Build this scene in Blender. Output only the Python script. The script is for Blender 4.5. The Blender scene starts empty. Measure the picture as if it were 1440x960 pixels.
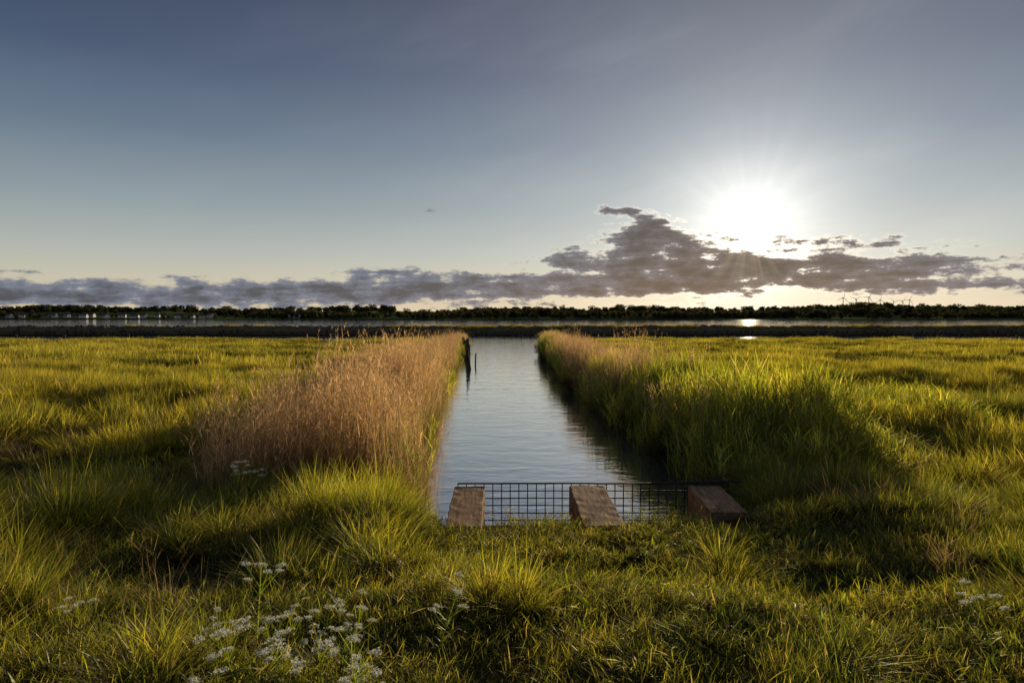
import bpy, math, random
import numpy as np
from mathutils import Vector, Matrix
rng=np.random.default_rng(7); random.seed(7)
sc=bpy.context.scene
sc.view_settings.view_transform='Standard'; sc.view_settings.look='None'; sc.view_settings.exposure=0
R=math.radians
CAMZ=2.9; F=960.0; PITCH=R(2.03)
def px_dir(px,py):
    x=(px-720)/F; z=-(py-480)/F
    v=Vector((x,math.cos(PITCH)+z*math.sin(PITCH),z*math.cos(PITCH)-math.sin(PITCH)))
    return v.normalized()
def at(px,d): return (px-720)/F*d

# ---------------- noise helpers
def vnoise(x,y,seed=0):
    x=np.asarray(x,float); y=np.asarray(y,float)
    xi=np.floor(x).astype(np.int64); yi=np.floor(y).astype(np.int64)
    xf=x-xi; yf=y-yi
    def h(a,b):
        n=(a*374761393+b*668265263+seed*1442695041)&0xffffffff
        n=((n^(n>>13))*1274126177)&0xffffffff
        return ((n^(n>>16))&0xffff)/65535.0
    u=xf*xf*(3-2*xf); v=yf*yf*(3-2*yf)
    return (h(xi,yi)*(1-u)+h(xi+1,yi)*u)*(1-v)+(h(xi,yi+1)*(1-u)+h(xi+1,yi+1)*u)*v
def fbm(x,y,o=4,seed=0):
    s=0;a=.5;t=0
    for i in range(o):
        s=s+a*vnoise(np.asarray(x)*2**i,np.asarray(y)*2**i,seed+i); t+=a; a*=.5
    return s/t
def sstep(a,b,x):
    t=np.clip((x-a)/(b-a),0,1); return t*t*(3-2*t)
def sig(x): return 1/(1+np.exp(-np.clip(x,-30,30)))

# ---------------- terrain
LY=[6,7,8.5,11.4,16,24,35,50,68,76,84,100]
LX=[-.9,-1.0,-1.45,-1.8,-2.15,-2.8,-3.3,-3.7,-4.4,-5.4,-9,-20]
RX=[2.3,2.4,2.9,3.3,2.9,2.5,2.4,2.4,3.0,4.0,8,20]
def chan_s(x,y):
    k=sstep(8,12,y)
    wl=((fbm(x*0+y*.22,y*0+3.3,3,5)-.5)*1.3+(vnoise(y*1.1,x*0+1,15)-.5)*.35)*k
    wr=((fbm(x*0+y*.2,y*0+8.3,3,25)-.5)*1.2+(vnoise(y*1.0,x*0+4,16)-.5)*.35)*k
    XL=np.interp(y,LY,LX)+wl; XR=np.interp(y,LY,RX)+wr
    s=np.maximum(XL-x,x-XR)
    return np.maximum(s,6.75-y)
def fieldend(x): return 77+(fbm(x*.05,x*0+1.7,3,9)-.5)*7
def height(x,y):
    x=np.asarray(x,float); y=np.asarray(y,float)
    s=chan_s(x,y)
    G=np.interp(y,[-50,-6,0,3,6.5,8,11,16,45,70,100],[1.5,1.5,1.42,1.3,.90,.70,.5,.48,.48,.34,.34])
    lip=1-.8*np.exp(-((x-.9)/1.7)**4-((y-6.2)/.8)**4)
    G=G+(fbm(x*.5,y*.5,4,1)-.5)*.22*sstep(6.5,12,y)+(fbm(x*1.1,y*1.1,3,2)-.5)*.26*lip*sstep(90,50,y)
    def bump(a,b,ra,rb,h): return h*np.exp(-((x-a)/ra)**2-((y-b)/rb)**2)
    G=G+bump(-1.35,6.0,.55,.6,.18)+bump(3.2,6.4,.8,.6,.12)+bump(-3.6,5.4,1.0,.8,.1)+bump(-2.2,4.6,.6,.4,-.2)+bump(1.9,4.6,1.0,.35,-.18)+bump(5,6,1.2,.8,.1)+bump(.2,4.9,.5,.3,-.1)+bump(-.6,3.9,.7,.3,.07)+bump(1.2,3.6,.6,.3,.08)
    G=G+(fbm(x*.08,y*.08,3,3)-.5)*.5*sstep(14,30,y)*sstep(80,45,y)
    q=(x-6)*.45+(y-17)*.9
    G=G-.28*np.exp(-((q)/.5)**2)*sstep(6,8,x)*sstep(60,20,x)
    q2=(x-10)*.3+(y-30)*.95
    G=G-.3*np.exp(-((q2)/.8)**2)*sstep(8,12,x)
    w=np.interp(y,[6,7.5,10],[.1,.15,.6])
    land=sstep(-w,w*.6,s)
    h=-.9+(G+.9)*land
    e=sstep(0,2.5,fieldend(x)-y)
    h=-.9+(h+.9)*e
    c=114+(fbm(x*.02,x*0+5,2,4)-.5)*3
    dk=np.exp(-(np.abs(y-c)/3.6)**4)*(2.25+(fbm(x*.15,y*.3,3,8)-.5)*.5)
    h=np.where(y>100,-.9+dk,h)
    sh=905+(fbm(x*.004,x*0+2,3,12)-.5)*60
    far=sstep(0,14,y-sh)*2.0+sstep(0,400,y-sh)*(4+17*fbm(x*.0045,y*.002,3,21))
    far=far+sstep(0,300,y-sh)*(5*np.exp(-((x+600)/90)**2)+6*np.exp(-((x-15)/60)**2)+4*np.exp(-((x-240)/80)**2))
    h=np.where(y>300,-.9+far,h)
    return h

def mesh_obj(name,verts,faces,mat=None,smooth=False,link=True,attrs=None):
    me=bpy.data.meshes.new(name)
    me.from_pydata([tuple(v) for v in verts] if not isinstance(verts,list) else verts,[],faces)
    if attrs:
        for k,v in attrs.items():
            a=me.attributes.new(k,'FLOAT','POINT'); a.data.foreach_set('value',np.asarray(v,dtype=np.float32))
    if smooth: me.polygons.foreach_set('use_smooth',[True]*len(me.polygons))
    me.update()
    ob=bpy.data.objects.new(name,me)
    if mat: me.materials.append(mat)
    if link: sc.collection.objects.link(ob)
    return ob

# ---------------- materials
def newmat(name):
    m=bpy.data.materials.new(name); m.use_nodes=True; nt=m.node_tree; nt.nodes.clear()
    out=nt.nodes.new('ShaderNodeOutputMaterial'); return m,nt,out
def N(nt,t,**k):
    n=nt.nodes.new(t)
    for a,b in k.items(): setattr(n,a,b)
    return n
def setin(nt,sock,v):
    if isinstance(v,bpy.types.NodeSocket): nt.links.new(v,sock)
    else: sock.default_value=v
def MATH(nt,op,a,b=None,c=None,clamp=False):
    n=nt.nodes.new('ShaderNodeMath'); n.operation=op; n.use_clamp=clamp
    for i,v in enumerate((a,b,c)):
        if v is not None: setin(nt,n.inputs[i],v)
    return n.outputs[0]
def MIX(nt,f,a,b,blend='MIX'):
    n=nt.nodes.new('ShaderNodeMix'); n.data_type='RGBA'; n.blend_type=blend
    setin(nt,n.inputs[0],f)
    for s,v in ((n.inputs[6],a),(n.inputs[7],b)):
        if isinstance(v,bpy.types.NodeSocket): nt.links.new(v,s)
        else: s.default_value=(*v,1)
    return n.outputs[2]
def MR(nt,v,a,b,c=0,d=1,smooth=True):
    n=nt.nodes.new('ShaderNodeMapRange'); n.interpolation_type='SMOOTHSTEP' if smooth else 'LINEAR'
    setin(nt,n.inputs[0],v)
    for i,q in zip((1,2,3,4),(a,b,c,d)): n.inputs[i].default_value=q
    return n.outputs[0]
def NOISE(nt,vec,scale,detail=4,rough=.55):
    n=nt.nodes.new('ShaderNodeTexNoise'); n.inputs['Scale'].default_value=scale
    n.inputs['Detail'].default_value=detail; n.inputs['Roughness'].default_value=rough
    if vec is not None: nt.links.new(vec,n.inputs['Vector'])
    return n.outputs['Fac']

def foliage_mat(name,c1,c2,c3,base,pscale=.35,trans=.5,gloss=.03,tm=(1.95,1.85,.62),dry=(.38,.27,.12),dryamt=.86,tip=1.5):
    m,nt,out=newmat(name)
    geo=N(nt,'ShaderNodeNewGeometry'); oi=N(nt,'ShaderNodeObjectInfo')
    at_=N(nt,'ShaderNodeAttribute',attribute_name='t')
    n1=NOISE(nt,geo.outputs['Position'],pscale,2)
    n2=NOISE(nt,geo.outputs['Position'],pscale*6,1)
    col=MIX(nt,MR(nt,n1,.36,.66),c1,c2)
    col=MIX(nt,MATH(nt,'MULTIPLY',MR(nt,n2,.52,.74),.55),col,c3)
    col=MIX(nt,MATH(nt,'MULTIPLY',oi.outputs['Random'],.2),col,c3)
    bl=N(nt,'ShaderNodeAttribute',attribute_name='b')
    col=MIX(nt,MATH(nt,'MULTIPLY',MATH(nt,'GREATER_THAN',bl.outputs['Fac'],dryamt),.8),col,dry)
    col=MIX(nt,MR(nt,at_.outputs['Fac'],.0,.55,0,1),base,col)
    fb=MATH(nt,'FRACT',MATH(nt,'MULTIPLY',bl.outputs['Fac'],7.31))
    br=MATH(nt,'MULTIPLY_ADD',fb,1.0,.5)
    br=MATH(nt,'MULTIPLY',br,MATH(nt,'MULTIPLY_ADD',oi.outputs['Random'],.7,.6))
    br=MATH(nt,'MULTIPLY',br,MR(nt,at_.outputs['Fac'],.3,1.0,.7,tip))  # naturally paler blade tips, plus sun-lit tip highlights painted into the colour
    mul=N(nt,'ShaderNodeVectorMath',operation='SCALE'); nt.links.new(col,mul.inputs[0]); nt.links.new(br,mul.inputs['Scale'])
    d=N(nt,'ShaderNodeBsdfDiffuse'); t=N(nt,'ShaderNodeBsdfTranslucent'); g=N(nt,'ShaderNodeBsdfGlossy')
    g.inputs['Roughness'].default_value=.45; g.inputs['Color'].default_value=(.9,.85,.6,1)
    nt.links.new(mul.outputs[0],d.inputs[0])
    t2=MIX(nt,1.0,mul.outputs[0],tm,'MULTIPLY')
    nt.links.new(t2,t.inputs[0])
    mx=N(nt,'ShaderNodeMixShader'); mx.inputs[0].default_value=trans
    nt.links.new(d.outputs[0],mx.inputs[1]); nt.links.new(t.outputs[0],mx.inputs[2])
    if gloss>0:
        mg=N(nt,'ShaderNodeMixShader'); mg.inputs[0].default_value=gloss
        nt.links.new(mx.outputs[0],mg.inputs[1]); nt.links.new(g.outputs[0],mg.inputs[2])
        nt.links.new(mg.outputs[0],out.inputs[0])
    else: nt.links.new(mx.outputs[0],out.inputs[0])
    return m

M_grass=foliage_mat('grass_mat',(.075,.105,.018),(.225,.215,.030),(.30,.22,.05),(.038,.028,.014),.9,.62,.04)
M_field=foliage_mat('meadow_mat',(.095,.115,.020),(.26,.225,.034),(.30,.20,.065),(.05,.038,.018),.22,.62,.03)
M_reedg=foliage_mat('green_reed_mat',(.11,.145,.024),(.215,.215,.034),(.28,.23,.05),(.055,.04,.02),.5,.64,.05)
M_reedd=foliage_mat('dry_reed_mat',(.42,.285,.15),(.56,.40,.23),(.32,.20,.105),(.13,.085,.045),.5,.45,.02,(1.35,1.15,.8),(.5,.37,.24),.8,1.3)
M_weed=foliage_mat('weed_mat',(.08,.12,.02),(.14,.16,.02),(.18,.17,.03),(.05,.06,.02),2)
M_tree=foliage_mat('tree_mat',(.035,.042,.02),(.05,.052,.022),(.08,.06,.03),(.04,.045,.02),.012,.3,.0,(1.3,1.2,.8),(.06,.05,.03))

def simple(name,col,rough=.7,metal=0,nscale=None,col2=None,bump=0,stretch=None,spec=.3):
    m,nt,out=newmat(name); p=N(nt,'ShaderNodeBsdfPrincipled')
    p.inputs['Roughness'].default_value=rough; p.inputs['Metallic'].default_value=metal
    p.inputs['Specular IOR Level'].default_value=spec
    if nscale:
        tc=N(nt,'ShaderNodeTexCoord'); mp=N(nt,'ShaderNodeMapping')
        nt.links.new(tc.outputs['Object'],mp.inputs[0])
        if stretch: mp.inputs['Scale'].default_value=stretch
        f=NOISE(nt,mp.outputs[0],nscale,6,.65)
        nt.links.new(MIX(nt,MR(nt,f,.3,.7),col,col2),p.inputs['Base Color'])
        if bump:
            b=N(nt,'ShaderNodeBump'); b.inputs['Strength'].default_value=bump; b.inputs['Distance'].default_value=.012
            nt.links.new(f,b.inputs['Height']); nt.links.new(b.outputs[0],p.inputs['Normal'])
    else: p.inputs['Base Color'].default_value=(*col,1)
    nt.links.new(p.outputs[0],out.inputs[0]); return m
M_wood=simple('weathered_timber_mat',(.52,.27,.12),.9,0,2.6,(.24,.12,.055),.7,(9,1.2,9),.08)
M_woodd=simple('dark_pile_mat',(.07,.05,.035),.85,0,4,(.03,.022,.016),.6,(3,3,.6))
M_steel=simple('rusty_steel_mat',(.07,.045,.035),.6,.3,30,(.04,.035,.035),.2)
M_white=simple('white_render_mat',(.75,.71,.65),.8,0,.6,(.6,.55,.5))
M_roof=simple('roof_tile_mat',(.16,.07,.05),.8,0,1,(.10,.06,.05))
M_glass=simple('window_mat',(.04,.05,.06),.15)
M_turb=simple('turbine_mat',(.5,.5,.5),.5)
M_rock=simple('breakwater_rock_mat',(.22,.17,.12),.95,0,1.2,(.07,.05,.04),.8,None,.05)
m,nt,out=newmat('petal_mat'); d=N(nt,'ShaderNodeBsdfDiffuse'); t=N(nt,'ShaderNodeBsdfTranslucent')
d.inputs[0].default_value=(.82,.80,.70,1); t.inputs[0].default_value=(.82,.78,.6,1)
mx=N(nt,'ShaderNodeMixShader'); mx.inputs[0].default_value=.5
nt.links.new(d.outputs[0],mx.inputs[1]); nt.links.new(t.outputs[0],mx.inputs[2]); nt.links.new(mx.outputs[0],out.inputs[0]); M_fl=m

# ground
m,nt,out=newmat('ground_mat'); p=N(nt,'ShaderNodeBsdfDiffuse')
geo=N(nt,'ShaderNodeNewGeometry'); sp=N(nt,'ShaderNodeSeparateXYZ'); nt.links.new(geo.outputs['Position'],sp.inputs[0])
a=NOISE(nt,geo.outputs['Position'],1.2,6,.7); b=NOISE(nt,geo.outputs['Position'],.05,3)
c=MIX(nt,MR(nt,a,.4,.65),(.05,.03,.014),(.07,.06,.018))
cf=MIX(nt,MR(nt,b,.4,.6),(.10,.10,.025),(.15,.12,.04))
nf=NOISE(nt,geo.outputs['Position'],.008,2)
cf2=MIX(nt,MR(nt,nf,.42,.55),(.06,.065,.03),(.17,.19,.05))
c=MIX(nt,MR(nt,sp.outputs['Y'],20,45),c,cf)
c=MIX(nt,MR(nt,sp.outputs['Y'],98,102),c,(.16,.12,.06))
c=MIX(nt,MR(nt,sp.outputs['Y'],300,310),c,cf2)
c=MIX(nt,MR(nt,sp.outputs['Z'],.05,.3),(.03,.022,.014),c)
nt.links.new(c,p.inputs['Color'])
bp=N(nt,'ShaderNodeBump'); bp.inputs['Strength'].default_value=.8; bp.inputs['Distance'].default_value=.06
nt.links.new(a,bp.inputs['Height']); nt.links.new(bp.outputs[0],p.inputs['Normal']); nt.links.new(p.outputs[0],out.inputs[0]); M_ground=m

# water: silty body colour under a reflective rippled surface
m,nt,out=newmat('water_mat')
geo=N(nt,'ShaderNodeNewGeometry')
mp=N(nt,'ShaderNodeMapping'); nt.links.new(geo.outputs['Position'],mp.inputs[0]); mp.inputs['Scale'].default_value=(.7,1.5,1)
wp=N(nt,'ShaderNodeTexNoise'); wp.inputs['Scale'].default_value=.6; wp.inputs['Detail'].default_value=2
nt.links.new(mp.outputs[0],wp.inputs['Vector'])
ad=N(nt,'ShaderNodeVectorMath',operation='MULTIPLY_ADD'); ad.inputs[1].default_value=(2.0,2.0,2.0)
nt.links.new(wp.outputs['Color'],ad.inputs[0]); nt.links.new(mp.outputs[0],ad.inputs[2])
f1=NOISE(nt,ad.outputs[0],1.4,3,.5); f2=NOISE(nt,ad.outputs[0],6,2,.5)
hsum=MATH(nt,'MULTIPLY_ADD',f2,.18,f1)
bp=N(nt,'ShaderNodeBump'); bp.inputs['Strength'].default_value=.20; bp.inputs['Distance'].default_value=.07
nt.links.new(hsum,bp.inputs['Height'])
g=N(nt,'ShaderNodeBsdfGlossy'); g.inputs['Roughness'].default_value=.03; g.inputs['Color'].default_value=(1.0,.98,.94,1)
d=N(nt,'ShaderNodeBsdfDiffuse'); d.inputs['Color'].default_value=(.15,.145,.12,1)
fr=N(nt,'ShaderNodeFresnel'); fr.inputs['IOR'].default_value=1.6
for q in (g,fr): nt.links.new(bp.outputs[0],q.inputs['Normal'])
fac=MATH(nt,'MULTIPLY_ADD',fr.outputs[0],.32,.67,True)
mx=N(nt,'ShaderNodeMixShader'); nt.links.new(fac,mx.inputs[0]); nt.links.new(d.outputs[0],mx.inputs[1]); nt.links.new(g.outputs[0],mx.inputs[2])
nt.links.new(mx.outputs[0],out.inputs[0]); M_water=m

# ---------------- terrain mesh
def axis_y():
    a=list(np.arange(-12,1,1.0))+list(np.arange(1,16,.1))+list(np.arange(16,40,.25))+list(np.arange(40,125,.5))
    a+=list(np.linspace(128,880,25))+list(np.arange(885,960,5))+list(np.linspace(965,1500,40))+[1700,2100,2800,4500]
    return np.array(a)
def axis_x():
    p=list(np.arange(0,8,.1))+list(np.arange(8,30,.35))+list(np.arange(30,120,1.5))+list(np.arange(120,1200,14))+[1300,1600,2200,3500]
    p=np.array(p); return np.concatenate([-p[:0:-1],p])
AX=axis_x(); AY=axis_y(); XX,YY=np.meshgrid(AX,AY)
ZZ=height(XX,YY)
nx=len(AX); ny=len(AY)
V=np.stack([XX.ravel(),YY.ravel(),ZZ.ravel()],1)
i=np.arange((ny-1)*(nx-1)); r=i//(nx-1); cc=i%(nx-1); a0=r*nx+cc
FQ=np.stack([a0,a0+1,a0+nx+1,a0+nx],1)
me=bpy.data.meshes.new('ground'); me.vertices.add(len(V)); me.vertices.foreach_set('co',V.astype(np.float32).ravel())
me.loops.add(FQ.size); me.loops.foreach_set('vertex_index',FQ.astype(np.int32).ravel())
me.polygons.add(len(FQ)); me.polygons.foreach_set('loop_start',(np.arange(len(FQ))*4).astype(np.int32))
me.update(calc_edges=True); me.polygons.foreach_set('use_smooth',[True]*len(FQ)); me.materials.append(M_ground)
ob=bpy.data.objects.new('ground',me); sc.collection.objects.link(ob)
mesh_obj('water',[(-3500,6.4,0),(3500,6.4,0),(3500,1200,0),(-3500,1200,0)],[(0,1,2,3)],M_water)

# ---------------- blades
class MB:
    def __init__(s): s.v=[];s.f=[];s.t=[];s.b=[];s.mi=[];s.cur=0
    def blade(s,x,y,z,az,lean,curl,L,w,seg=3,b=None,t0=0,t1=1,twist=None):
        if b is None: b=random.random()
        dx,dy=math.cos(az),math.sin(az); tw=az+math.pi/2+(random.uniform(-.7,.7) if twist is None else twist)
        sx,sy=math.cos(tw)*w/2,math.sin(tw)*w/2
        o=len(s.v); px,pz=0,z
        for k in range(seg+1):
            u=k/seg; X=x+dx*px; Y=y+dy*px
            ww=(1-u)**.6 if u>.3 else .75+.25*u/.3
            if k<seg:
                s.v+= [(X-sx*ww,Y-sy*ww,pz),(X+sx*ww,Y+sy*ww,pz)]; s.t+=[t0+(t1-t0)*u]*2; s.b+=[b]*2
            else:
                s.v.append((X,Y,pz)); s.t.append(t1); s.b.append(b)
            ang=lean+curl*(u+.5/seg); px+=math.sin(ang)*L/seg; pz+=math.cos(ang)*L/seg
        for k in range(seg-1):
            q=o+2*k; s.f.append((q,q+1,q+3,q+2)); s.mi.append(s.cur)
        q=o+2*(seg-1); s.f.append((q,q+1,q+2)); s.mi.append(s.cur)
    def poly(s,pts,t=1,b=.5):
        o=len(s.v); s.v+=[tuple(p) for p in pts]; s.t+=[t]*len(pts); s.b+=[b]*len(pts)
        s.f.append(tuple(range(o,o+len(pts)))); s.mi.append(s.cur)
    def obj(s,name,mats,link=False):
        ob=mesh_obj(name,s.v,s.f,None,False,link,{'t':s.t,'b':s.b})
        for m in (mats if isinstance(mats,(list,tuple)) else [mats]): ob.data.materials.append(m)
        ob.data.polygons.foreach_set('material_index',s.mi)
        return ob
def disc(r):
    a=random.uniform(0,6.283); q=r*math.sqrt(random.random()); return q*math.cos(a),q*math.sin(a)
def grass_proto(name,mat,r,n,L0,L1,w,lean=.45,curl=.9,seg=3,tuft=0):
    s=MB()
    for _ in range(n):
        x,y=disc(r); az=random.uniform(0,6.283)
        le=random.uniform(0,lean)
        if tuft:
            q=math.hypot(x,y)/r; az=math.atan2(y,x)+random.gauss(0,.5); x*=tuft; y*=tuft; le=q*lean*random.uniform(.5,1.2)
        s.blade(x,y,-.02,az,le,random.uniform(.1,curl),random.uniform(L0,L1),w*random.uniform(.6,1.2),seg)
    return s.obj(name,mat)
def seed_head(s,x,y,z,az,h,L,n,w):
    for _ in range(n):
        u=random.random(); s.blade(x+math.cos(az)*u*L*.25,y+math.sin(az)*u*L*.25,z+u*L*.8,az+random.uniform(-1.2,1.2),random.uniform(.1,.7),.5,L*.35,w,2,t0=1,t1=1)
def reed_proto(name,mat,r,n,L0,L1,plume,leaves,lw,sw=.007):
    s=MB(); wind=random.uniform(-.3,.3)
    for _ in range(n):
        x,y=disc(r); az=wind+random.uniform(-1.9,1.9); L=random.uniform(L0,L1); lean=random.uniform(0,.2); cu=random.uniform(0,.25)
        s.blade(x,y,-.05,az,lean,cu,L,sw,3,t0=0,t1=1)
        hx=x+math.cos(az)*math.sin(lean+cu*.5)*L; hy=y+math.sin(az)*math.sin(lean+cu*.5)*L; hz=math.cos(lean+cu*.5)*L-.05
        if plume and random.random()<.7: seed_head(s,hx,hy,hz-.12,az,0,.22,5,.011)
        for k in range(leaves):
            u=random.uniform(.2,.92); s.blade(x+(hx-x)*u,y+(hy-y)*u,hz*u,random.uniform(0,6.283),random.uniform(.1,.5),random.uniform(.3,1.0),random.uniform(.22,.42),lw,3,t0=u,t1=1)
    return s.obj(name,mat)
def coll(name,obs):
    c=bpy.data.collections.new(name)
    for o in obs: c.objects.link(o)
    return c
C_short=coll('short_grass_clumps',[grass_proto('short_grass',M_grass,.16,90,.05,.17,.0055,.7,1.1) for _ in range(5)])
C_long=coll('long_grass_clumps',[grass_proto('long_grass',M_grass,.15,70,.22,.5,.0075,.75,1.3,4,.5) for _ in range(5)])
C_dry=coll('dry_grass_clumps',[grass_proto('dry_grass',M_reedd,.16,30,.2,.5,.004,.6,1.0,3,.7) for _ in range(4)])
C_mid=coll('meadow_clumps',[grass_proto('meadow_grass',M_field,.4,150,.18,.58,.0135,.55,1.1,3,.8) for _ in range(5)])
C_far=coll('far_meadow_clumps',[grass_proto('far_meadow_grass',M_field,.8,130,.22,.58,.033,.45,.9,2) for _ in range(4)])
C_rd=coll('dry_reed_clumps',[reed_proto('dry_reeds',M_reedd,.42,42,1.0,1.85,True,2,.009,.008) for _ in range(5)])
C_rg=coll('green_reed_clumps',[reed_proto('green_reeds',M_reedg,.38,28,.6,1.15,False,5,.018) for _ in range(5)])
def weed_proto():
    s=MB()
    for _ in range(16):
        x,y=disc(.08); az=random.uniform(0,6.283); 
        s.blade(x,y,0,az,random.uniform(.3,1.1),random.uniform(.2,.6),random.uniform(.05,.13),random.uniform(.015,.03),4)
    return s.obj('broadleaf_weed',M_weed)
C_weed=coll('weed_clumps',[weed_proto() for _ in range(3)])

def instancer(name,pts,rot,scl,idx,c):
    me=bpy.data.meshes.new(name); n=len(pts); me.vertices.add(n)
    me.vertices.foreach_set('co',np.asarray(pts,np.float32).ravel())
    for k,v in (('rot',rot),('scl',scl)):
        a=me.attributes.new(k,'FLOAT_VECTOR','POINT'); a.data.foreach_set('vector',np.asarray(v,np.float32).ravel())
    a=me.attributes.new('idx','INT','POINT'); a.data.foreach_set('value',np.asarray(idx,np.int32))
    me.update(); ob=bpy.data.objects.new(name,me); sc.collection.objects.link(ob)
    ng=bpy.data.node_groups.new(name+'_gn','GeometryNodeTree')
    ng.interface.new_socket('Geometry',in_out='INPUT',socket_type='NodeSocketGeometry')
    ng.interface.new_socket('Geometry',in_out='OUTPUT',socket_type='NodeSocketGeometry')
    gi=ng.nodes.new('NodeGroupInput'); go=ng.nodes.new('NodeGroupOutput')
    ci=ng.nodes.new('GeometryNodeCollectionInfo'); ci.inputs['Collection'].default_value=c
    ci.inputs['Separate Children'].default_value=True; ci.inputs['Reset Children'].default_value=True
    ip=ng.nodes.new('GeometryNodeInstanceOnPoints'); ip.inputs['Pick Instance'].default_value=True
    def na(nm,t):
        q=ng.nodes.new('GeometryNodeInputNamedAttribute'); q.data_type=t; q.inputs['Name'].default_value=nm
        return [o for o in q.outputs if o.enabled and o.name=='Attribute'][0]
    L=ng.links.new
    L(gi.outputs[0],ip.inputs['Points']); L(ci.outputs[0],ip.inputs['Instance'])
    L(na('idx','INT'),ip.inputs['Instance Index']); L(na('rot','FLOAT_VECTOR'),ip.inputs['Rotation']); L(na('scl','FLOAT_VECTOR'),ip.inputs['Scale'])
    L(ip.outputs[0],go.inputs[0])
    md=ob.modifiers.new('scatter','NODES'); md.node_group=ng
    return ob
def scatter(name,x,y,sc_xy,sc_z,c,tilt=.12,nvar=4,dz=0):
    n=len(x); z=height(x,y)+dz
    rot=np.stack([rng.normal(0,tilt,n),rng.normal(0,tilt,n),rng.uniform(0,6.283,n)],1)
    scl=np.stack([sc_xy,sc_xy,sc_z],1)
    print(name,n)
    return instancer(name,np.stack([x,y,z],1),rot,scl,rng.integers(0,nvar,n),c)
def trap(n,y0,y1,margin=3,k=.85):
    Y=[];X=[]
    tot=0
    while tot<n:
        y=rng.uniform(y0,y1,n); x=rng.uniform(-1,1,n)*(k*y1+margin)
        ok=np.abs(x)<k*y+margin
        X.append(x[ok]);Y.append(y[ok]); tot+=ok.sum()
    return np.concatenate(X)[:n],np.concatenate(Y)[:n]
# near foreground
def Hf(x,y):
    nz=fbm(x*1.3,y*1.3,3,31)
    left=sig((-.75-x)/.2)*sig((y-5.0)/.25)+sig((-1.5-.15*y-x)/.4)*sig((y-2.6)/.5)*.7
    right=sig((x-2.75)/.25)*sig((y-5.6)/.4)+sig((x-3.3)/.4)*sig((y-4.6)/.4)*.6
    h=.09+(np.clip(left,0,1)+np.clip(right,0,1))*(.04+.34*sstep(.25,.75,nz))*np.interp(y,[6.5,8],[1,.6])
    lip=((x>-.8)&(x<2.6)&(y>5.2))
    return np.where(lip,.075,h+.24*sstep(.55,.78,nz)*np.interp(y,[2.6,3.6],[.4,1]))
x,y=trap(8200,1.2,9.5,1.2,.82); s=chan_s(x,y); ok=(s>.04); x,y=x[ok],y[ok]
inb=np.zeros(len(x),bool)
for bx in ((-.7,-.2),(.6,1.1),(1.95,2.35)): inb|=(x>bx[0])&(x<bx[1])&(y>6.15)
x,y=x[~inb],y[~inb]
h=Hf(x,y); n=len(x)
sh=h<.2
scatter('foreground_grass',x[sh],y[sh],rng.uniform(.8,1.3,sh.sum()),rng.uniform(.6,1.3,sh.sum())*h[sh]/.14*.95,C_short,.25,5)
lg=~sh&(rng.random(n)<.58)
scatter('tall_grass',x[lg],y[lg],rng.uniform(.8,1.3,lg.sum()),rng.uniform(.7,1.25,lg.sum())*h[lg]/.40,C_long,.2,5)
x,y=trap(1500,1.5,8,1,.82); ok=(chan_s(x,y)>.7)&(fbm(x*.8,y*.8,3,41)>.47); x,y=x[ok],y[ok]
scatter('broadleaf_weeds',x,y,rng.uniform(.5,1.3,len(x)),rng.uniform(.6,1.3,len(x)),C_weed,.2,3)
x,y=trap(1600,3,16,1,.82); ok=(chan_s(x,y)>.6)&((x<-1.4)|(x>3.0))&(fbm(x*.5,y*.5,3,43)>.50); x,y=x[ok],y[ok]
scatter('dry_grass',x,y,rng.uniform(.8,1.3,len(x)),rng.uniform(.5,1.1,len(x))*np.where(y<6,.75,1.),C_dry,.2,4)
def mod(x,y):
    v=.25+1.45*sstep(.28,.74,fbm(x*.6,y*.45,4,51))
    q=(x-6)*.45+(y-17)*.9; v=v*(1-.6*np.exp(-(q/.5)**2)*(x>6))
    q2=(x-10)*.3+(y-30)*.95; v=v*(1-.6*np.exp(-(q2/.8)**2)*(x>9))
    return v*np.interp(y,[8.5,13],[.45,1])
x,y=trap(6600,8.5,30,1.5,.82); s=chan_s(x,y); ok=(s>.1); x,y=x[ok],y[ok]; m_=mod(x,y)
scatter('meadow_grass',x,y,rng.uniform(.8,1.3,len(x)),rng.uniform(.7,1.25,len(x))*m_*.95,C_mid,.25,5)
x,y=trap(10500,28,80,5,.82); s=chan_s(x,y); ok=(s>.3)&(y<fieldend(x)-1.2); x,y=x[ok],y[ok]; m_=mod(x*.6,y*.6)*np.interp(y,[40,70],[1,.6])
scatter('distant_meadow_grass',x,y,rng.uniform(.8,1.2,len(x)),rng.uniform(.7,1.2,len(x))*m_*.9,C_far,.12)
# reeds
def strip(side,y0,y1,w0,w1,dens,in0=.0,wob=1.0):
    n=int((y1-y0)*max(w0,w1)*dens*1.3)
    y=rng.uniform(y0,y1,n); w=np.interp(y,[y0,y1],[w0,w1]); u=rng.random(n)*max(w0,w1); ok=u<w*(.95-.5*wob+wob*vnoise(y*.45,y*0,77+side)); y,u=y[ok],u[ok]+in0
    X=np.interp(y,LY,LX if side<0 else RX)+side*u
    ok=(chan_s(X,y)>-.15)&(y<fieldend(X)-.5)
    return X[ok],y[ok],u[ok]
x1,y1,u1=strip(-1,8.1,40,3.4,3.0,6.5,-.1,.9)
x2,y2,u2=strip(1,18,75,2.4,1.8,5,.1)
x3,y3,u3=strip(-1,40,74,1.2,1.,2.5,.3)
x6,y6,u6=strip(1,11,20,1.6,2.0,1.5,.1)
x=np.concatenate([x1,x2,x3,x6]);y=np.concatenate([y1,y2,y3,y6]);u=np.concatenate([u1,u2,u3,u6+1.6])
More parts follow.
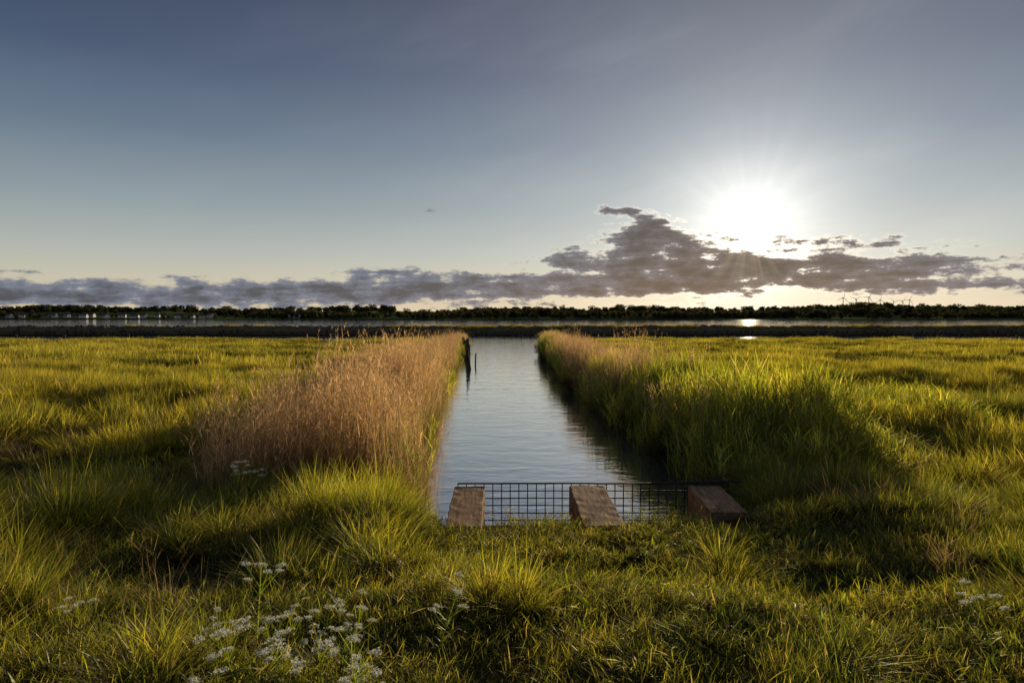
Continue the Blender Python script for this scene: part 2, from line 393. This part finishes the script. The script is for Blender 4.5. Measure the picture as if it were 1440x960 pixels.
keep=rng.random(len(x))<np.clip(1.3-.24*u,.3,1); x,y,u=x[keep],y[keep],u[keep]
rag=.56+.72*fbm(x*1.0,y*.8,3,91)
scatter('dry_reed_bed',x,y,rng.uniform(.8,1.3,len(x)),rng.uniform(.8,1.12,len(x))*rag*1.12*(1.05-.13*u)*np.interp(y,[8.1,11,30,74],[.9,1.08,.88,.6]),C_rd,.10,5,dz=-.1)
x1,y1,u1=strip(-1,8.0,60,.5,.8,1.9,-.15)
x2,y2,u2=strip(1,9.4,24,3.2,2.4,6.5,-.15,.6)
x3,y3,u3=strip(1,24,74,.7,.9,3.5,-.2)
x4=rng.uniform(3.4,10.5,260); y4=rng.uniform(9.0,19,260); ok=x4-3.2<(y4-7.4)*1.0; x4,y4=x4[ok],y4[ok]
x5,y5,u5=strip(-1,8.6,22,3.4,3.0,1.4,.2)
x=np.concatenate([x1,x2,x3,x4,x5]);y=np.concatenate([y1,y2,y3,y4,y5])
hs=np.concatenate([np.interp(y1,[8,12,60],[.6,.9,.8]),np.interp(y2,[9.4,11.5,24],[.8,1.15,1.15]),np.interp(y3,[24,74],[1.1,.7]),np.interp(y4,[9,14,19],[.4,.75,.6]),np.full(len(x5),.75)])
rag=.4+1.05*fbm(x*.9,y*.7,3,95)
scatter('green_reed_bed',x,y,rng.uniform(.8,1.3,len(x)),rng.uniform(.75,1.15,len(x))*hs*rag*1.05,C_rg,.14,5,dz=-.05)

# ---------------- cow parsley
def parsley(name,H):
    s=MB()
    def tube(p0,p1,w):
        p0=Vector(p0);p1=Vector(p1)
        for a in (0,1.57):
            o=Vector((math.cos(a),math.sin(a),0))*w/2
            s.poly([p0-o,p0+o,p1+o*.7,p1-o*.7],.8,.4)
    def umbel(c,r):
        for k in range(13):
            a=random.uniform(0,6.283); q=r*math.sqrt(random.random()); d=Vector((q*math.cos(a),q*math.sin(a),r*.45-(q*q)/r*.25))
            s.cur=0; tube(c,c+d,.0015); s.cur=1
            for j in range(9):
                e=c+d+Vector((random.gauss(0,.007),random.gauss(0,.007),random.gauss(.002,.004))); z=random.uniform(.0025,.0045); t=random.uniform(0,3)
                v1=Vector((math.cos(t),math.sin(t),random.uniform(-.8,.8)))*z; v2=Vector((-math.sin(t),math.cos(t),random.uniform(-.8,.8)))*z
                s.poly([e+v1,e+v2,e-v1,e-v2])
    s.cur=0; top=Vector((random.uniform(-.04,.04),random.uniform(-.04,.04),H)); tube((0,0,-.05),top,.006)
    umbel(top,.04)
    for k in range(5):
        u=random.uniform(.5,.85); b=top*u; a=random.uniform(0,6.283); e=b+Vector((math.cos(a)*.11,math.sin(a)*.11,random.uniform(.08,.16))); s.cur=0; tube(b,e,.004); umbel(e,random.uniform(.02,.035))
    s.cur=0
    for k in range(26):
        u=random.uniform(.1,.6); b=top*u; s.blade(b.x,b.y,b.z,random.uniform(0,6.28),random.uniform(.6,1.2),.6,random.uniform(.06,.16),.018,3)
    return s.obj(name,[M_weed,M_fl])
pm=[parsley('cow_parsley',h).data for h in (.42,.5,.36,.46)]
spots=[]
for px_,d in [(325,3.0),(350,3.3),(370,2.9),(400,3.2),(415,2.8),(440,2.7),(465,2.85),(500,2.65),(525,2.6),(340,2.65),(385,2.6),(300,2.5),(470,2.55),(430,2.55),(510,2.5),(490,2.95),(115,3.3),(318,6.9),(338,7.1),(605,3.2),(1432,3.0)]:
    spots.append((at(px_,d)+random.uniform(-.05,.05),d+random.uniform(-.1,.1)))
for k,(X,Y) in enumerate(spots):
    o=bpy.data.objects.new('cow_parsley',pm[k%4]); sc.collection.objects.link(o)
    s_=random.uniform(.75,1.15)*(1.3 if Y>6 else .7)
    o.location=(X,Y,float(height(X,Y))); o.rotation_euler=(random.uniform(-.2,.2),random.uniform(-.2,.2),random.uniform(0,6)); o.scale=(s_,s_,s_)

# ---------------- timber, grille
def box_vf(c,sz,M=None,taper=1):
    v=[]
    for dz in (-1,1):
        for dx,dy in ((-1,-1),(1,-1),(1,1),(-1,1)):
            k=taper if dz>0 else 1
            p=Vector((dx*sz[0]/2*k,dy*sz[1]/2*k,dz*sz[2]/2)); 
            if M is not None: p=M@p
            v.append(tuple(p+Vector(c)))
    return v,[(0,3,2,1),(4,5,6,7),(0,1,5,4),(1,2,6,5),(2,3,7,6),(3,0,4,7)]
def joined(name,parts,mat,bevel=0,link=True):
    v=[];f=[]
    for pv,pf in parts:
        o=len(v); v+=pv; f+=[tuple(i+o for i in q) for q in pf]
    ob=mesh_obj(name,v,f,mat,False,link)
    if bevel:
        b=ob.modifiers.new('bevel','BEVEL'); b.width=bevel; b.segments=2
    return ob
def beam(x0,x1,y0,y1,zt,rot=0,th=.34):
    w=x1-x0; L=y1-y0; n=12; v=[];f=[]
    for k in range(n+1):
        yy=-L/2+L*k/n
        for cx,cz in ((-1,-1),(-.45,-1.0),(.45,-1.0),(1,-1),(1,1),(.35,1.0),(-.35,1.0),(-1,1)):
            j=.004 if abs(cx)<1 else .008
            v.append((cx*w/2+random.uniform(-j,j),yy+(random.uniform(-.012,.012) if k in (0,n) else 0),cz*th/2+random.uniform(-j,j)*.5))
    for k in range(n):
        for q in range(8): a=k*8+q; b=k*8+(q+1)%8; f.append((a,b,b+8,a+8))
    f.append(tuple(range(8))[::-1]); f.append(tuple(n*8+q for q in range(8)))
    ob=mesh_obj('timber_beam',v,f,M_wood)
    b=ob.modifiers.new('bevel','BEVEL'); b.width=.01; b.segments=2; b.limit_method='ANGLE'
    ob.location=((x0+x1)/2,(y0+y1)/2,zt-th/2); ob.rotation_euler=(R(1.5),0,rot); return ob
beam(-.64,-.30,6.3,7.68,.97,R(1)); beam(.66,1.05,6.3,7.68,.98,R(1)); beam(1.99,2.36,6.75,7.7,.975,R(-1))
parts=[]
for k in range(5): parts.append(box_vf((.78,6.8,.78-k*.2-.1),(3.1,.05,.195)))
joined('timber_headwall',parts,M_woodd,.006)
parts=[]; y0=7.76; ztop=1.0
nX=31
for k in range(nX+1):
    X=-.62+k*.1; jit=random.uniform(-.004,.004)
    parts.append(box_vf((X+jit,y0+.006,ztop-.45),(.011,.009,.9)))
for k in range(11):
    z=ztop-k*.085; 
    for q in range(6):
        xa=-.62+q*3.1/6; parts.append(box_vf((xa+3.1/12,y0-.004,z+random.uniform(-.002,.002)),(3.1/6+.004,.011,.011 if k else .018)))
joined('wire_mesh_grille',parts,M_steel)
def rod(name,p0,p1,r0,r1,mat,n=8,link=True,bend=0):
    p0=Vector(p0);p1=Vector(p1); ax=(p1-p0); Q=ax.to_track_quat('Z','Y').to_matrix(); v=[];f=[]; S=5
    for k in range(S+1):
        u=k/S; r_=r0+(r1-r0)*u; c=p0+ax*u+Q@Vector((math.sin(u*3.1)*bend,0,0))
        for j in range(n):
            a=6.283*j/n; v.append(tuple(c+Q@Vector((math.cos(a)*r_*random.uniform(.92,1.08),math.sin(a)*r_*random.uniform(.92,1.08),0))))
    for k in range(S):
        for j in range(n): f.append((k*n+j,k*n+(j+1)%n,(k+1)*n+(j+1)%n,(k+1)*n+j))
    f.append(tuple(range(n))[::-1]); f.append(tuple(S*n+j for j in range(n)))
    return mesh_obj(name,v,f,mat,False,link)
rod('steel_rail',(1.6,7.74,1.005),(2.6,7.7,1.04),.012,.012,M_steel)
rod('steel_rail',(1.9,7.8,.9),(2.6,8.2,1.0),.01,.01,M_steel)

for k in range(9):
    d=42+k*1.9; X=at(656-k*1.0,d)+.25-random.uniform(0,.12)
    rod('mooring_pile',(X,d,-.5),(X+random.uniform(-.08,.08),d,random.uniform(1.05,1.45)),.12,.10,M_woodd)
rod('leaning_stake',(at(664,38),38,-.6),(at(656,38),38.2,1.25),.05,.04,M_woodd)
rod('leaning_stake',(at(668,42),42,-.6),(at(669,42),42,.7),.05,.04,M_woodd)
for k in range(5): rod('mooring_pile',(2.2+k*.15,50+k*1.6,-.5),(2.2+k*.15,50+k*1.6,random.uniform(.9,1.3)),.13,.11,M_woodd)
parts=[]
def rock(c,s_):
    M=Matrix.Rotation(random.uniform(0,6.28),3,'Z')@Matrix.Rotation(random.uniform(-.5,.5),3,'X')
    pv,pf=box_vf((0,0,0),(s_,s_*random.uniform(.6,1),s_*random.uniform(.4,.8)),None,random.uniform(.5,.9))
    pv=[tuple(M@(Vector(p)*random.uniform(.8,1.15))+Vector(c)) for p in pv]
    return pv,pf
for k in range(2600):
    X=random.uniform(-150,150); Y=114+random.choice([-1,-1,-1,1])*random.uniform(0,3.8)
    parts.append(rock((X,Y,float(height(X,Y))+random.uniform(-.1,.05)),random.uniform(.3,.7)))
joined('stone_breakwater',parts,M_rock)
parts=[]
for k in range(420):
    X=-150+k*.715+random.uniform(-.15,.15)
    if random.random()<.3: continue
    h_=random.uniform(.5,.95); parts.append(box_vf((X,109.6,h_/2-.3),(.22,.22,h_+.6),Matrix.Rotation(random.uniform(-.06,.06),3,'Y')))
parts.append(box_vf((0,109.4,.5),(300,.12,.14)))
joined('pile_row',parts,M_woodd)
x=rng.uniform(-140,140,1500); y=114+rng.uniform(-2.6,2.6,1500); ok=fbm(x*.12,y*.1,3,66)>.42; x,y=x[ok],y[ok]
scatter('breakwater_grass',x,y,rng.uniform(.8,1.2,len(x)),rng.uniform(.4,1.0,len(x))*.9,C_far,.12)
for px_ in (22,90,150,180,1150,1165,1285,1320,1325,455,500,1430):
    X=at(px_,92); rod('mooring_pile',(X,92,-.5),(X+.05,92,random.uniform(.5,.8)),.16,.14,M_woodd)

# ---------------- distant trees
def tree_proto(H,W):
    s=MB()
    for a in range(6):
        a1=a*1.047;a2=a1+1.047; r=.35
        s.poly([(r*math.cos(a1),r*math.sin(a1),-1),(r*math.cos(a2),r*math.sin(a2),-1),(r*.5*math.cos(a2),r*.5*math.sin(a2),H*.6),(r*.5*math.cos(a1),r*.5*math.sin(a1),H*.6)],0,.2)
    lobes=[(random.uniform(-.3,.3)*W,random.uniform(-.3,.3)*W,H*random.uniform(.3,.8),W*random.uniform(.2,.36)) for _ in range(7)]+[(0,0,H*.78,W*.28)]
    for lx,ly,lz,lr in lobes:
        for k in range(55):
            d=Vector((random.gauss(0,1),random.gauss(0,1),random.gauss(0,1))).normalized()*lr*random.uniform(.55,1.05)
            c=Vector((lx,ly,lz))+d; q=random.uniform(.45,1.0)
            n1=Vector((random.gauss(0,1),random.gauss(0,1),random.gauss(0,1))).normalized(); n2=n1.orthogonal().normalized()
            s.poly([c+n1*q,c+n2*q,c-n1*q*.8,c-n2*q],1,random.random())
    return s.obj('tree',M_tree)
C_tree=coll('tree_variants',[tree_proto(random.uniform(6,11),random.uniform(7,12)) for _ in range(5)])
n=9000
x=rng.uniform(-1150,1150,n); y=rng.uniform(912,1350,n)
den=fbm(x*.007,y*.012,3,61)
ok=(height(x,y)>1.0)&((den>.53)|((y<1000)&(fbm(x*.012,y*.03,2,71)>.55)))
x,y=x[ok],y[ok]; hh=rng.uniform(.5,1.1,len(x))*(.6+.8*fbm(x*.01,y*.01,2,81))
vil=(x>-740)&(x<-360)&(y<985); kk=~vil|(rng.random(len(x))<.35); x,y,hh,vil=x[kk],y[kk],hh[kk],vil[kk]
hh=hh*np.where(vil,.55,1)
scatter('distant_trees',x,y,hh,hh*rng.uniform(.85,1.15,len(x)),C_tree,.03,5)
def house(X,Y,w,d,h,rot):
    e=bpy.data.objects.new('white_house',None); sc.collection.objects.link(e)
    wl=joined('walls',[( [(-w/2,-d/2,-1),(w/2,-d/2,-1),(w/2,d/2,-1),(-w/2,d/2,-1),(-w/2,-d/2,h),(w/2,-d/2,h),(w/2,d/2,h),(-w/2,d/2,h),(-w/2,0,h+d*.42),(w/2,0,h+d*.42)],
       [(0,1,5,4),(2,3,7,6),(1,2,6,9,5),(3,0,4,8,7)])],M_white)
    rf=joined('roof',[([(-w/2-.4,-d/2-.5,h-.15),(w/2+.4,-d/2-.5,h-.15),(w/2+.4,0,h+d*.42+.25),(-w/2-.4,0,h+d*.42+.25),(w/2+.4,d/2+.5,h-.15),(-w/2-.4,d/2+.5,h-.15)],[(0,1,2,3),(3,2,4,5)]),
        box_vf((w*.25,0,h+d*.42+.5),(.7,.7,1.6))],M_roof)
    ws=[box_vf((-w*.35+k*w*.23,-d/2-.02,h*.55),(1.1,.06,1.3)) for k in range(4) if k!=1]
    wi=joined('windows',ws,M_glass); dr=joined('door',[box_vf((-w*.35+w*.23,-d/2-.02,1.05),(1,.06,2.1))],M_woodd)
    for o in (wl,rf,wi,dr): o.parent=e
    e.location=(X,Y,float(height(X,Y))+.2); e.rotation_euler=(0,0,rot)
for px_ in (14,30,75,95,118,128,150,172,190,203,222,230,252,270,284,296,405,418,478):
    Y=random.uniform(935,990); house(at(px_,Y),Y,random.uniform(7,11),random.uniform(5.5,7),random.uniform(2.6,3.8),random.uniform(-.7,.7))
def turbine(px_,D,H,ph):
    X=at(px_,D); e=bpy.data.objects.new('wind_turbine',None); sc.collection.objects.link(e); e.location=(X,D,float(height(X,D)))
    a=rod('tower',(0,0,-2),(0,0,H),1.9,1.1,M_turb,12); b=joined('nacelle',[box_vf((0,1,H+1),(3,8,3))],M_turb,.5)
    bl=[]
    for k in range(3):
        t=ph+k*2.0944; Mx=Matrix.Rotation(t,3,'Y'); L=H*.42
        v=[tuple(Mx@Vector(p)+Vector((0,-4.4,H+1))) for p in ((-.5,0,0),(.7,0,0),(1.3,.2,L*.2),(.4,.1,L),(-.2,0,L),(-.7,-.2,L*.2),(0,.7,L*.2),(0,.6,0))]
        bl.append((v,[(0,1,2,5),(5,2,3,4),(1,7,6,2),(7,0,5,6),(6,5,4),(2,6,3),(6,4,3)]))
    c=joined('rotor_blades',bl,M_turb)
    hub=rod('hub',(0,-5.8,H+1),(0,-3.4,H+1),.7,1.7,M_turb,10)
    for o in (a,b,c,hub): o.parent=e
for px_,D,H,ph in ((1185,2500,62,.2),(1203,2800,62,.9),(1221,2500,60,.5),(1237,3000,64,.1),(1256,3100,62,1.3),(1268,3000,64,.7),(1278,3000,70,.4)): turbine(px_,D,H,ph)

# ---------------- sun, sky
SD=px_dir(1055,317); EL=math.asin(SD.z); AZ=math.atan2(SD.x,SD.y)
L=bpy.data.lights.new('sun','SUN'); L.energy=5; L.angle=R(.55); L.color=(1,.86,.58)
lo=bpy.data.objects.new('sun',L); sc.collection.objects.link(lo); lo.rotation_euler=(-SD).to_track_quat('-Z','Y').to_euler()
w=bpy.data.worlds.new('World'); sc.world=w; w.use_nodes=True; nt=w.node_tree; nt.nodes.clear()
try: w.cycles.sampling_method='NONE'
except Exception as ex: print(ex)
out=N(nt,'ShaderNodeOutputWorld'); tc=N(nt,'ShaderNodeTexCoord')
sky=N(nt,'ShaderNodeTexSky'); sky.sky_type='NISHITA'; sky.sun_disc=False; sky.sun_elevation=EL; sky.sun_rotation=AZ
bg1=N(nt,'ShaderNodeBackground'); bg1.inputs[1].default_value=.05
D=tc.outputs['Generated']
nrm=N(nt,'ShaderNodeVectorMath',operation='NORMALIZE'); nt.links.new(D,nrm.inputs[0]); D=nrm.outputs[0]
sp=N(nt,'ShaderNodeSeparateXYZ'); nt.links.new(D,sp.inputs[0])
U=MATH(nt,'MULTIPLY',MATH(nt,'ARCTAN2',sp.outputs[0],sp.outputs[1]),960.0)
Vv=MATH(nt,'MULTIPLY',MATH(nt,'ARCSINE',sp.outputs[2]),960.0)
dt=N(nt,'ShaderNodeVectorMath',operation='DOT_PRODUCT'); nt.links.new(D,dt.inputs[0]); dt.inputs[1].default_value=SD
ang=MATH(nt,'MULTIPLY',MATH(nt,'ARCCOSINE',MATH(nt,'MINIMUM',dt.outputs['Value'],.9999999)),57.2958)
def EXPN(k): return MATH(nt,'EXPONENT',MATH(nt,'MULTIPLY',ang,-1.0/k))
def G2(k):
    q=MATH(nt,'MULTIPLY',ang,1.0/k); return MATH(nt,'EXPONENT',MATH(nt,'MULTIPLY',MATH(nt,'MULTIPLY',q,q),-1.0))
def SCL(col,f):
    n=N(nt,'ShaderNodeVectorMath',operation='SCALE')
    if isinstance(col,bpy.types.NodeSocket): nt.links.new(col,n.inputs[0])
    else: n.inputs[0].default_value=col
    setin(nt,n.inputs['Scale'],f); return n.outputs[0]
def ADD(a,b):
    n=N(nt,'ShaderNodeVectorMath',operation='ADD'); nt.links.new(a,n.inputs[0]); nt.links.new(b,n.inputs[1]); return n.outputs[0]
cr=N(nt,'ShaderNodeValToRGB'); nt.links.new(MR(nt,Vv,0,960,0,1,False),cr.inputs[0])
e=cr.color_ramp.elements
stops=[(0,(.62,.51,.33)),(.05,(.54,.50,.39)),(.09,(.40,.43,.40)),(.15,(.25,.305,.335)),(.24,(.115,.165,.232)),(.33,(.050,.080,.148)),(.44,(.022,.040,.092)),(1,(.05,.08,.16))]
e[0].position=0; e[0].color=(*stops[0][1],1); e[1].position=1; e[1].color=(*stops[-1][1],1)
for p_,c_ in stops[1:-1]:
    q=e.new(p_); q.color=(*c_,1)
base=cr.outputs[0]
def UV(px,py):
    d=px_dir(px,py); return math.atan2(d.x,d.y)*960,math.asin(d.z)*960
su,sv=UV(1055,317)
th=MATH(nt,'ARCTAN2',MATH(nt,'SUBTRACT',U,su),MATH(nt,'SUBTRACT',Vv,sv))
rc=N(nt,'ShaderNodeCombineXYZ'); nt.links.new(MATH(nt,'MULTIPLY',MATH(nt,'COSINE',th),4.5),rc.inputs[0]); nt.links.new(MATH(nt,'MULTIPLY',MATH(nt,'SINE',th),4.5),rc.inputs[1])
rayn=NOISE(nt,rc.outputs[0],1.0,2,.5)
rays=MR(nt,rayn,.35,.68,.94,1.07)
raysc=MR(nt,rayn,.38,.66,.55,1.5)
glow_w=SCL((.98,.96,.92),MATH(nt,'MULTIPLY',EXPN(17),.34))
glow_n=SCL((1.0,.94,.80),MATH(nt,'MULTIPLY',MATH(nt,'MULTIPLY',EXPN(3.1),1.25),rays))
glow_c=SCL((1.0,.96,.88),MATH(nt,'MULTIPLY',G2(1.0),12.0))
clear=ADD(ADD(base,glow_w),ADD(glow_n,glow_c))
def gauss(px,py,ru,rv,amp,tilt=0):
    u0,v0=UV(px,py)
    a=MATH(nt,'SUBTRACT',U,u0); b=MATH(nt,'SUBTRACT',Vv,v0)
    if tilt: b=MATH(nt,'MULTIPLY_ADD',a,tilt,b)
    a=MATH(nt,'MULTIPLY',a,1/ru); b=MATH(nt,'MULTIPLY',b,1/rv)
    r=MATH(nt,'ADD',MATH(nt,'MULTIPLY',a,a),MATH(nt,'MULTIPLY',b,b))
    return MATH(nt,'MULTIPLY',MATH(nt,'EXPONENT',MATH(nt,'MULTIPLY',r,-1.0)),amp)
env=None
for g in [(940,360,95,30,1.25,.1),(918,322,46,17,1.1,.25),(830,364,100,12,.8,0),(1020,378,150,24,1.1,0),(1200,380,210,16,.9,0),(1340,374,130,12,.55,0),(1370,403,140,10,.7,0),
          (720,398,190,15,.95,0),(540,382,80,8,.7,-.04),(600,408,300,16,.9,0),(250,414,330,16,.85,0),(0,416,250,14,.7,0),(900,402,200,12,.7,0),(45,383,40,4,.6,0),(1200,338,130,9,.5,.04),(870,296,40,7,.6,.1),(602,294,16,5,.5,0),(990,429,600,5,.3,0)]:
    q=gauss(*g); env=q if env is None else MATH(nt,'ADD',env,q)
env=MATH(nt,'MINIMUM',env,1.2)
cv=N(nt,'ShaderNodeCombineXYZ'); nt.links.new(MATH(nt,'MULTIPLY',U,1/50),cv.inputs[0]); nt.links.new(MATH(nt,'MULTIPLY',Vv,1/24),cv.inputs[1])
nz=NOISE(nt,cv.outputs[0],1.0,8,.66)
cv2=N(nt,'ShaderNodeCombineXYZ'); nt.links.new(MATH(nt,'MULTIPLY',U,1/140),cv2.inputs[0]); nt.links.new(MATH(nt,'MULTIPLY',MATH(nt,'MULTIPLY_ADD',U,-.03,Vv),1/12),cv2.inputs[1])
nz2=NOISE(nt,cv2.outputs[0],1.0,6,.6)
nn=MATH(nt,'ADD',MATH(nt,'MULTIPLY',MATH(nt,'SUBTRACT',nz,.5),3.6),MATH(nt,'MULTIPLY',MATH(nt,'SUBTRACT',nz2,.5),2.0))
nn=MATH(nt,'MULTIPLY',nn,MR(nt,env,.02,.3,.0,1.0))
dens=MATH(nt,'SUBTRACT',MATH(nt,'ADD',env,nn),.46)
mask=MR(nt,dens,-.16,.14); thick=MR(nt,dens,.0,.42)
cv3=N(nt,'ShaderNodeCombineXYZ'); nt.links.new(MATH(nt,'MULTIPLY',U,1/420),cv3.inputs[0]); nt.links.new(MATH(nt,'MULTIPLY',MATH(nt,'MULTIPLY_ADD',U,-.25,Vv),1/110),cv3.inputs[1])
veil=MR(nt,NOISE(nt,cv3.outputs[0],1.0,4,.6),.42,.75)
clear=ADD(clear,SCL((1,.98,.95),MATH(nt,'MULTIPLY',veil,MATH(nt,'MULTIPLY_ADD',EXPN(22),.07,.006))))
dark=MIX(nt,EXPN(14),(.085,.098,.135),(.042,.030,.030))
dark=SCL(dark,MR(nt,dens,.2,1.2,2.1,.7))
darkg=ADD(dark,SCL((1.0,.76,.46),MATH(nt,'MULTIPLY',MATH(nt,'MULTIPLY',EXPN(2.2),.38),raysc)))
bright=ADD(SCL(clear,.85),SCL((1.0,.84,.60),MATH(nt,'MULTIPLY_ADD',EXPN(8),1.1,.0)))
cloud=MIX(nt,thick,bright,darkg)
final=MIX(nt,MATH(nt,'MULTIPLY',mask,.97),clear,cloud)
att=MATH(nt,'MULTIPLY',MATH(nt,'SUBTRACT',1.0,EXPN(16)),.10)
nt.links.new(SCL(sky.outputs[0],att),bg1.inputs[0])
bg2=N(nt,'ShaderNodeBackground'); nt.links.new(final,bg2.inputs[0]); bg2.inputs[1].default_value=1.0
ash=N(nt,'ShaderNodeAddShader'); nt.links.new(bg1.outputs[0],ash.inputs[0]); nt.links.new(bg2.outputs[0],ash.inputs[1]); nt.links.new(ash.outputs[0],out.inputs[0])

# ---------------- camera
cam=bpy.data.cameras.new('camera'); cam.lens=24; cam.sensor_width=36; cam.clip_end=8000; cam.clip_start=.05
co=bpy.data.objects.new('camera',cam); sc.collection.objects.link(co); co.location=(0,0,CAMZ); co.rotation_euler=(math.pi/2-PITCH,0,0)
sc.camera=co
